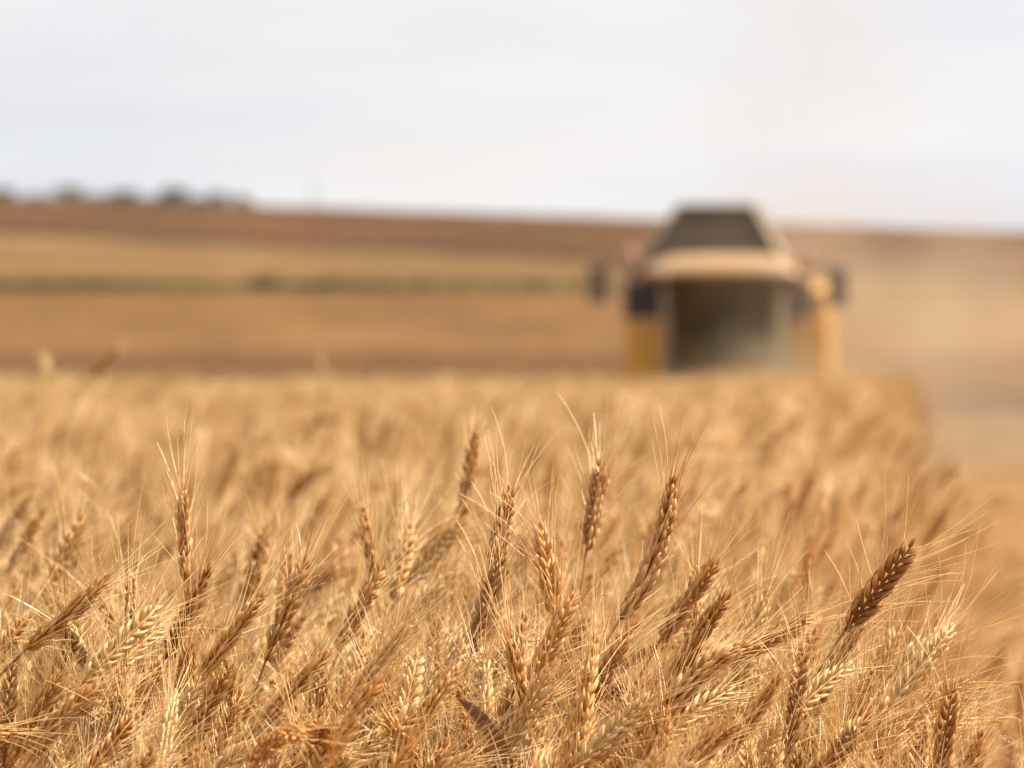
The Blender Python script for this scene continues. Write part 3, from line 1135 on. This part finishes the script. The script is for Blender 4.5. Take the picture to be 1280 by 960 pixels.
for x in (-1.56, 1.36):
    b_ = MB()
    b_.tube([Vector((x, -.6, 2.72)), Vector((x, -.6, 2.84)), Vector((x, -.6, 2.98)), Vector((x, -.6, 3.04))], [.12, .13, .12, .05], 14)
    bo = b_.build('beacon', BEACON, hv, smooth=False)
    a_ = MB(); a_.tube([Vector((x, -.6, 2.72)), Vector((x * .85, -.6, 2.64))], [.03, .03], 6); a_.build('bracket', DK, bo)
# grain tank: raised extension narrowing upward
tb = [(-1.70, .75), (1.12, .75), (1.22, 3.3), (-1.70, 3.3)]
tt = [(-.84, 1.25), (.44, 1.25), (.50, 2.7), (-.84, 2.7)]
zb, zt = 2.60, 3.80
names = ('front', 'right', 'rear', 'left')
for q in range(4):
    a, b = tb[q], tb[(q + 1) % 4]; c, d_ = tt[(q + 1) % 4], tt[q]
    A, B, C_, D_ = Vector((*a, zb)), Vector((*b, zb)), Vector((*c, zt)), Vector((*d_, zt))
    nrm = (B - A).cross(D_ - A).normalized()
    tq = MB()
    vs = [A, B, C_, D_] + [p - nrm * .03 for p in (A, B, C_, D_)]
    tq.add(vs, [(0, 1, 2, 3), (7, 6, 5, 4), (0, 4, 5, 1), (1, 5, 6, 2), (2, 6, 7, 3), (3, 7, 4, 0)])
    tq.build('tank_flap', TK if q in (0, 2) else TK_LIT, hv)  # side flaps get the paler, sunlit colour
tr_ = MB()
for q in range(4):
    tr_.tube([Vector((*tb[q], zb)), Vector((*tt[q], zt))], [.045, .04], 6)
    tr_.tube([Vector((*tt[q], zt)), Vector((*tt[(q + 1) % 4], zt))], [.04, .04], 6)
tr_.build('tank_frame', GR, hv)
tank = MB(); tank.box((-.1, 2.05, 2.62), (2.7, 2.7, .22)); tank.build('grain_tank', Y_, hv, bevel=.04)
# mirrors on arms
for sx, mx_, mz in ((-1, -2.10, 2.42), (1, 1.95, 2.36)):
    m_ = MB(); m_.box((mx_, -.72, mz), (.33, .09, .64)); mo = m_.build('mirror', MIR, hv, bevel=.03)
    a_ = MB(); a_.tube([Vector((sx * 1.2, -.7, 2.62)), Vector((mx_ - sx * .1, -.74, 2.74)), Vector((mx_, -.70, mz + .26))], [.025] * 3, 6)
    a_.build('mirror_arm', DK, mo)
# wheels
def wheel(x, y, r, w, s=1):
    t_ = MB()
    lathe_x(t_, x, y, r, [(-w / 2, r * .62), (-w / 2, r * .88), (-w * .42, r * .95), (0, r * .97), (w * .42, r * .95), (w / 2, r * .88), (w / 2, r * .62)])
    for k in range(22):
        for sd in (-1, 1):
            a = 2 * math.pi * (k + (.5 if sd > 0 else 0)) / 22
            c = Vector((x + sd * w * .23, y + r * .965 * math.cos(a), r + r * .965 * math.sin(a)))
            t_.box(c, (w * .44, .05, .06), rot=Matrix.Rotation(a, 3, 'X') @ Matrix.Rotation(sd * .5, 3, 'Z'))
    to = t_.build('wheel', BK, hv)
    rm = MB()
    lathe_x(rm, x, y, r, [(-w * .40, r * .60), (-w * .36, r * .25), (-w * .5, r * .16), (w * .5, r * .16), (w * .36, r * .25), (w * .40, r * .60)])
    rm.build('rim', GR, to)
for sx in (-1, 1):
    wheel(sx * 1.38, 1.9, .80, .62)
    wheel(sx * 1.30, 4.9, .55, .40)
ax = MB(); ax.tube([Vector((-1.2, 1.9, .78)), Vector((1.2, 1.9, .78))], [.14, .14], 10); ax.tube([Vector((-1.15, 4.9, .55)), Vector((1.15, 4.9, .55))], [.1, .1], 10)
ax.build('axle', DK, hv)
# feeder house, header, reel
fh = MB()
vs = [Vector((-.6, .6, .95)), Vector((.6, .6, .95)), Vector((.6, .6, .45)), Vector((-.6, .6, .45)), Vector((-.6, -2.2, .68)), Vector((.6, -2.2, .68)), Vector((.6, -2.2, .18)), Vector((-.6, -2.2, .18))]
fh.add(vs, [(0, 1, 5, 4), (3, 7, 6, 2), (0, 4, 7, 3), (1, 2, 6, 5), (4, 5, 6, 7), (0, 3, 2, 1)])
fh.build('feeder_house', RD, hv, bevel=.03)
HW = 2.6
hd = MB()
hd.box((0, -2.28, .38), (2 * HW, .08, .62)); hd.box((0, -2.8, .09), (2 * HW, 1.0, .05))
for sx in (-1, 1):
    hd.box((sx * HW, -2.8, .34), (.07, 1.1, .54)); hd.box((sx * HW, -3.65, .2), (.12, .7, .22), taper=.4)
header = hd.build('header', YD, hv, bevel=.015)
au = MB()
au.tube([Vector((-HW + .05, -2.62, .33)), Vector((HW - .05, -2.62, .33))], [.14, .14], 14)
hx = []
for i in range(161):
    x = lerp(-HW + .1, HW - .1, i / 160); a = (abs(x) * 9)
    hx.append(Vector((x, -2.62 + .24 * math.cos(a), .33 + .24 * math.sin(a))))
au.tube(hx, [.03] * 161, 5)
au.build('auger', GR, header)
re_ = MB()
re_.tube([Vector((-HW + .1, -3.15, .46)), Vector((HW - .1, -3.15, .46))], [.05, .05], 8)
for k in range(5):
    a = 2 * math.pi * k / 5 + .3
    y, z = -3.15 + .3 * math.cos(a), .46 + .3 * math.sin(a)
    re_.tube([Vector((-HW + .1, y, z)), Vector((HW - .1, y, z))], [.02, .02], 5)
    for q in range(9):
        x = lerp(-HW + .15, HW - .15, q / 8)
        re_.tube([Vector((x, -3.15, .46)), Vector((x, y, z))], [.015, .015], 4)
    for q in range(34):
        x = lerp(-HW + .15, HW - .15, q / 33)
        re_.tube([Vector((x, y, z)), Vector((x, y + .03, z - .16))], [.006, .004], 3)
re_.build('reel', DK, header)
# unloading auger folded back along the right flank, ladder on the same side
ua = MB(); ua.tube([Vector((.95, 3.35, 2.62)), Vector((.95, 3.6, 2.84)), Vector((1.0, 6.6, 2.74)), Vector((1.0, 6.9, 2.58))], [.17, .17, .16, .17], 14)
ua.build('unloading_auger', Y_, hv)
la = MB()
for y in (-.05, .45): la.tube([Vector((1.5, y, .35)), Vector((1.42, y, 1.0)), Vector((1.42, y, 1.9))], [.025] * 3, 6)
for q in range(4): la.box((1.47 , .2, .42 + q * .19), (.14, .5, .03))
la.box((1.25, .2, .98), (.5, .9, .05))
la.build('ladder', GR, hv)
hr = MB()
hr.tube([Vector((-1.06, -.4, 1.0)), Vector((-1.32, -.4, 1.0)), Vector((-1.32, -.4, 1.9))], [.02] * 3, 6)
hr.build('handrail', GR, hv)
for x in (-1.4, 1.36):
    h_ = MB(); h_.tube([Vector((x, .87, 1.80)), Vector((x, .82, 1.80))], [.05, .06], 14); h_.build('headlight', LAMP, hv)

# ------------------------------------------------------------------ trees on the ridge, weeds along the field edge
def tree(px, top, w_px, d, label, seed, name='tree', dens=1.0):
    rr = random.Random(seed)
    x = (px - 640) / FPX * d
    gz = ground_z(x, d)
    ztop = HC + (HORIZ - top) * d / FPX
    h = ztop - gz
    root = empty(name, (x, d, gz - .05))
    tag(root, label, 'tree', 'trees along the ridge')
    w = w_px * d / FPX
    tr = MB()
    tr.tube([Vector((0, 0, 0)), Vector((.08, .05, h * .3)), Vector((-.05, 0, h * .6)), Vector((0, 0, h * .85))], [h * .045, h * .035, h * .022, h * .008], 8)
    for q in range(8):
        a = rr.uniform(0, 6.28); z0 = h * rr.uniform(.25, .6)
        tr.tube([Vector((0, 0, z0)), Vector((math.cos(a) * w * .2, math.sin(a) * w * .2, z0 + h * .14)), Vector((math.cos(a) * w * .38, math.sin(a) * w * .38, z0 + h * .25))], [h * .02, h * .013, h * .005], 5)
    tr.build('trunk', M['bark'], root, smooth=True)
    cr_ = MB()
    lumps = []
    for q in range(13):
        a = rr.uniform(0, 6.28); rad = math.sqrt(rr.random()) * .36 * w
        lumps.append((Vector((math.cos(a) * rad, math.sin(a) * rad, h * rr.uniform(.15, .86))), rr.uniform(.15, .26) * w))
    for q in range(int(2600 * dens)):
        c, r_ = rr.choice(lumps)
        v = rnd_unit(rr); p = c + Vector((v.x, v.y, v.z * .8)) * r_ * rr.uniform(.55, 1.1)
        if p.z > h: p.z = h - rr.random() * .2
        u = rnd_unit(rr); s = u.orthogonal().normalized(); l = rr.uniform(.10, .2) * (.6 + .08 * h)
        cr_.add([p - u * l, p + s * l * .5, p + u * l, p - s * l * .5], [(0, 1, 2, 3)])
    cr_.build('crown', M['tree_leaf'], root, smooth=False)
    return root


tree(82, 233, 54, 826, 'widest dark green tree on the ridge at far left', 1)
tree(154, 237, 44, 826, 'middle small dark tree of the three on the left ridge', 2)
tree(219, 234, 44, 826, 'rounded dark green tree, right one of the clear three on the ridge', 3)
tree(272, 239, 34, 826, 'small thin tree right of the three dark trees on the ridge', 4, dens=.6)
tree(300, 244, 40, 826, 'low faint bush like tree, last one at the right of the ridge trees', 5, dens=.6)
tree(2, 236, 40, 826, 'dark tree cut off by the left edge on the ridge', 6)
tree(116, 243, 40, 826, 'low scrubby tree in the gap right of the widest ridge tree', 7, dens=.7)
tree(188, 244, 36, 826, 'low scrubby tree in the gap left of the rounded ridge tree', 8, dens=.7)
tree(45, 243, 36, 826, 'low scrubby tree left of the widest ridge tree', 9, dens=.7)
tree(246, 245, 34, 826, 'low scrubby tree just right of the rounded ridge tree', 10, dens=.7)

# slim pole on the ridge
xx, dd = (393 - 640) / FPX * 815, 815
pg = ground_z(xx, dd)
po = empty('utility_pole', (xx, dd, pg - .2))
tag(po, 'thin lone pole standing on the ridge line', 'pole')
zt_ = HC + (HORIZ - 229) * dd / FPX - pg + .2
q_ = MB(); q_.tube([Vector((0, 0, 0)), Vector((0, 0, zt_))], [.11, .08], 8); q_.build('post', M['bark'], po)
q_ = MB(); q_.box((0, 0, zt_ - .5), (1.3, .1, .12)); q_.build('crossarm', M['bark'], po)

# green weeds on the field boundary: nobody could count them
wb = MB()
rr = random.Random(21)
for q in range(9000):
    u = rr.uniform(-.6, 1.35)
    d = rr.uniform(325, 340)
    x = (u * 1280 - 640) / FPX * d
    k = .5 + .5 * math.sin(u * 17 + 1) * math.sin(u * 7.3)
    if rr.random() > .35 + .65 * k: continue
    if u > .3 and rr.random() < min(.93, .3 + (u - .3) * 2.2): continue
    z = ground_z(x, d)
    h = rr.uniform(.15, .5) * (.6 + .8 * k)
    b = Vector((x, d, z)); t = b + Vector((rr.gauss(0, .15), rr.gauss(0, .1), h))
    wb.ribbon([b, b.lerp(t, .5), t], [.05, .06, .01], Vector((1, rr.uniform(-.6, .6), 0)))
wv = wb.build('weeds', M['weed_leaf'], smooth=True)
tag(wv, 'straggling green weeds along the boundary between two fields', 'weeds', kind='stuff')


def bush(px, d, w, h, label, seed):
    rr = random.Random(seed)
    x = (px - 640) / FPX * d
    root = empty('bush', (x, d, ground_z(x, d)))
    tag(root, label, 'bush', 'bushes on the field boundary')
    st = MB()
    for q in range(7):
        a = rr.uniform(0, 6.28)
        st.tube([Vector((0, 0, -.05)), Vector((math.cos(a) * w * .15, math.sin(a) * w * .15, h * .4)), Vector((math.cos(a) * w * .33, math.sin(a) * w * .33, h * .75))], [.03, .02, .008], 5)
    st.build('branches', M['bark'], root, smooth=True)
    fo = MB()
    for q in range(900):
        v = rnd_unit(rr); k = rr.uniform(.5, 1.05)
        p = Vector((v.x * w * .5 * k, v.y * w * .4 * k, h * .5 + v.z * h * .5 * k))
        if p.z < 0: continue
        u = rnd_unit(rr); s = u.orthogonal().normalized(); l = rr.uniform(.06, .13)
        fo.add([p - u * l, p + s * l * .5, p + u * l, p - s * l * .5], [(0, 1, 2, 3)])
    fo.build('foliage', M['tree_leaf'], root)


bush(333, 330, 2.3, .75, 'dark green bush, darkest spot on the green field boundary', 1)
bush(398, 330, 1.4, .5, 'small green bush right of the darkest bush on the boundary', 2)
bush(110, 330, 2.8, .5, 'low wide green bush at the left of the field boundary', 3)
bush(45, 330, 2.2, .4, 'low green bush at the left end of the field boundary', 4)

# ------------------------------------------------------------------ dust
def dust(name, loc, size, density, label, seed, col=(.82, .66, .50), nscale=2.2):
    bm = bmesh.new()
    bmesh.ops.create_icosphere(bm, subdivisions=3, radius=1.0)
    me = bpy.data.meshes.new(name); bm.to_mesh(me); bm.free()
    o = bpy.data.objects.new(name, me); COL.objects.link(o)
    o.location = loc; o.scale = size
    m, nt, out = new_mat(name + '_volume')
    L = nt.links.new
    tc_ = nd(nt, 'ShaderNodeTexCoord')
    ln = nd(nt, 'ShaderNodeVectorMath', operation='LENGTH')
    L(tc_.outputs['Object'], ln.inputs[0])
    mr = nd(nt, 'ShaderNodeMapRange', interpolation_type='SMOOTHSTEP')
    mr.inputs['From Min'].default_value = 1.0; mr.inputs['From Max'].default_value = 0.05
    L(ln.outputs['Value'], mr.inputs['Value'])
    no = nd(nt, 'ShaderNodeTexNoise', Scale=nscale, Detail=2.0); L(tc_.outputs['Object'], no.inputs['Vector'])
    mr2 = nd(nt, 'ShaderNodeMapRange'); mr2.inputs['From Min'].default_value = .3; mr2.inputs['From Max'].default_value = .7
    L(no.outputs['Fac'], mr2.inputs['Value'])
    mu = nd(nt, 'ShaderNodeMath', operation='MULTIPLY'); L(mr.outputs[0], mu.inputs[0]); L(mr2.outputs[0], mu.inputs[1])
    m3 = nd(nt, 'ShaderNodeMath', operation='MULTIPLY'); m3.inputs[1].default_value = density; L(mu.outputs[0], m3.inputs[0])
    pv = nd(nt, 'ShaderNodeVolumePrincipled'); pv.inputs['Color'].default_value = (*col, 1); pv.inputs['Anisotropy'].default_value = .3
    L(m3.outputs[0], pv.inputs['Density'])
    L(pv.outputs[0], out.inputs['Volume'])
    me.materials.append(m)
    tag(o, label, 'dust', kind='stuff')
    return o


dust('dust_cloud', (CX + 3.2, CD + 3, 1.2), (6.2, 11, 4.2), .145, 'tan dust hanging around and right of the harvester', 1, col=(.60, .47, .34), nscale=2.8)
dust('dust_plume', (CX + 2.0, CD + 14, 6.5), (3.4, 5, 7.2), .065, 'thin brown dust plume drifting up into the sky', 2, col=(.60, .50, .38), nscale=2.6)
dust('reflection_puff', (CX + .55, CD - 2.2, .9), (1.5, 1.2, 1.3), .8, 'added dust puff for the pale reflection at the lower right of the harvester cab', 3, col=(.50, .45, .31))  # added puff; its colour stands in for the greenish reflection on the windshield
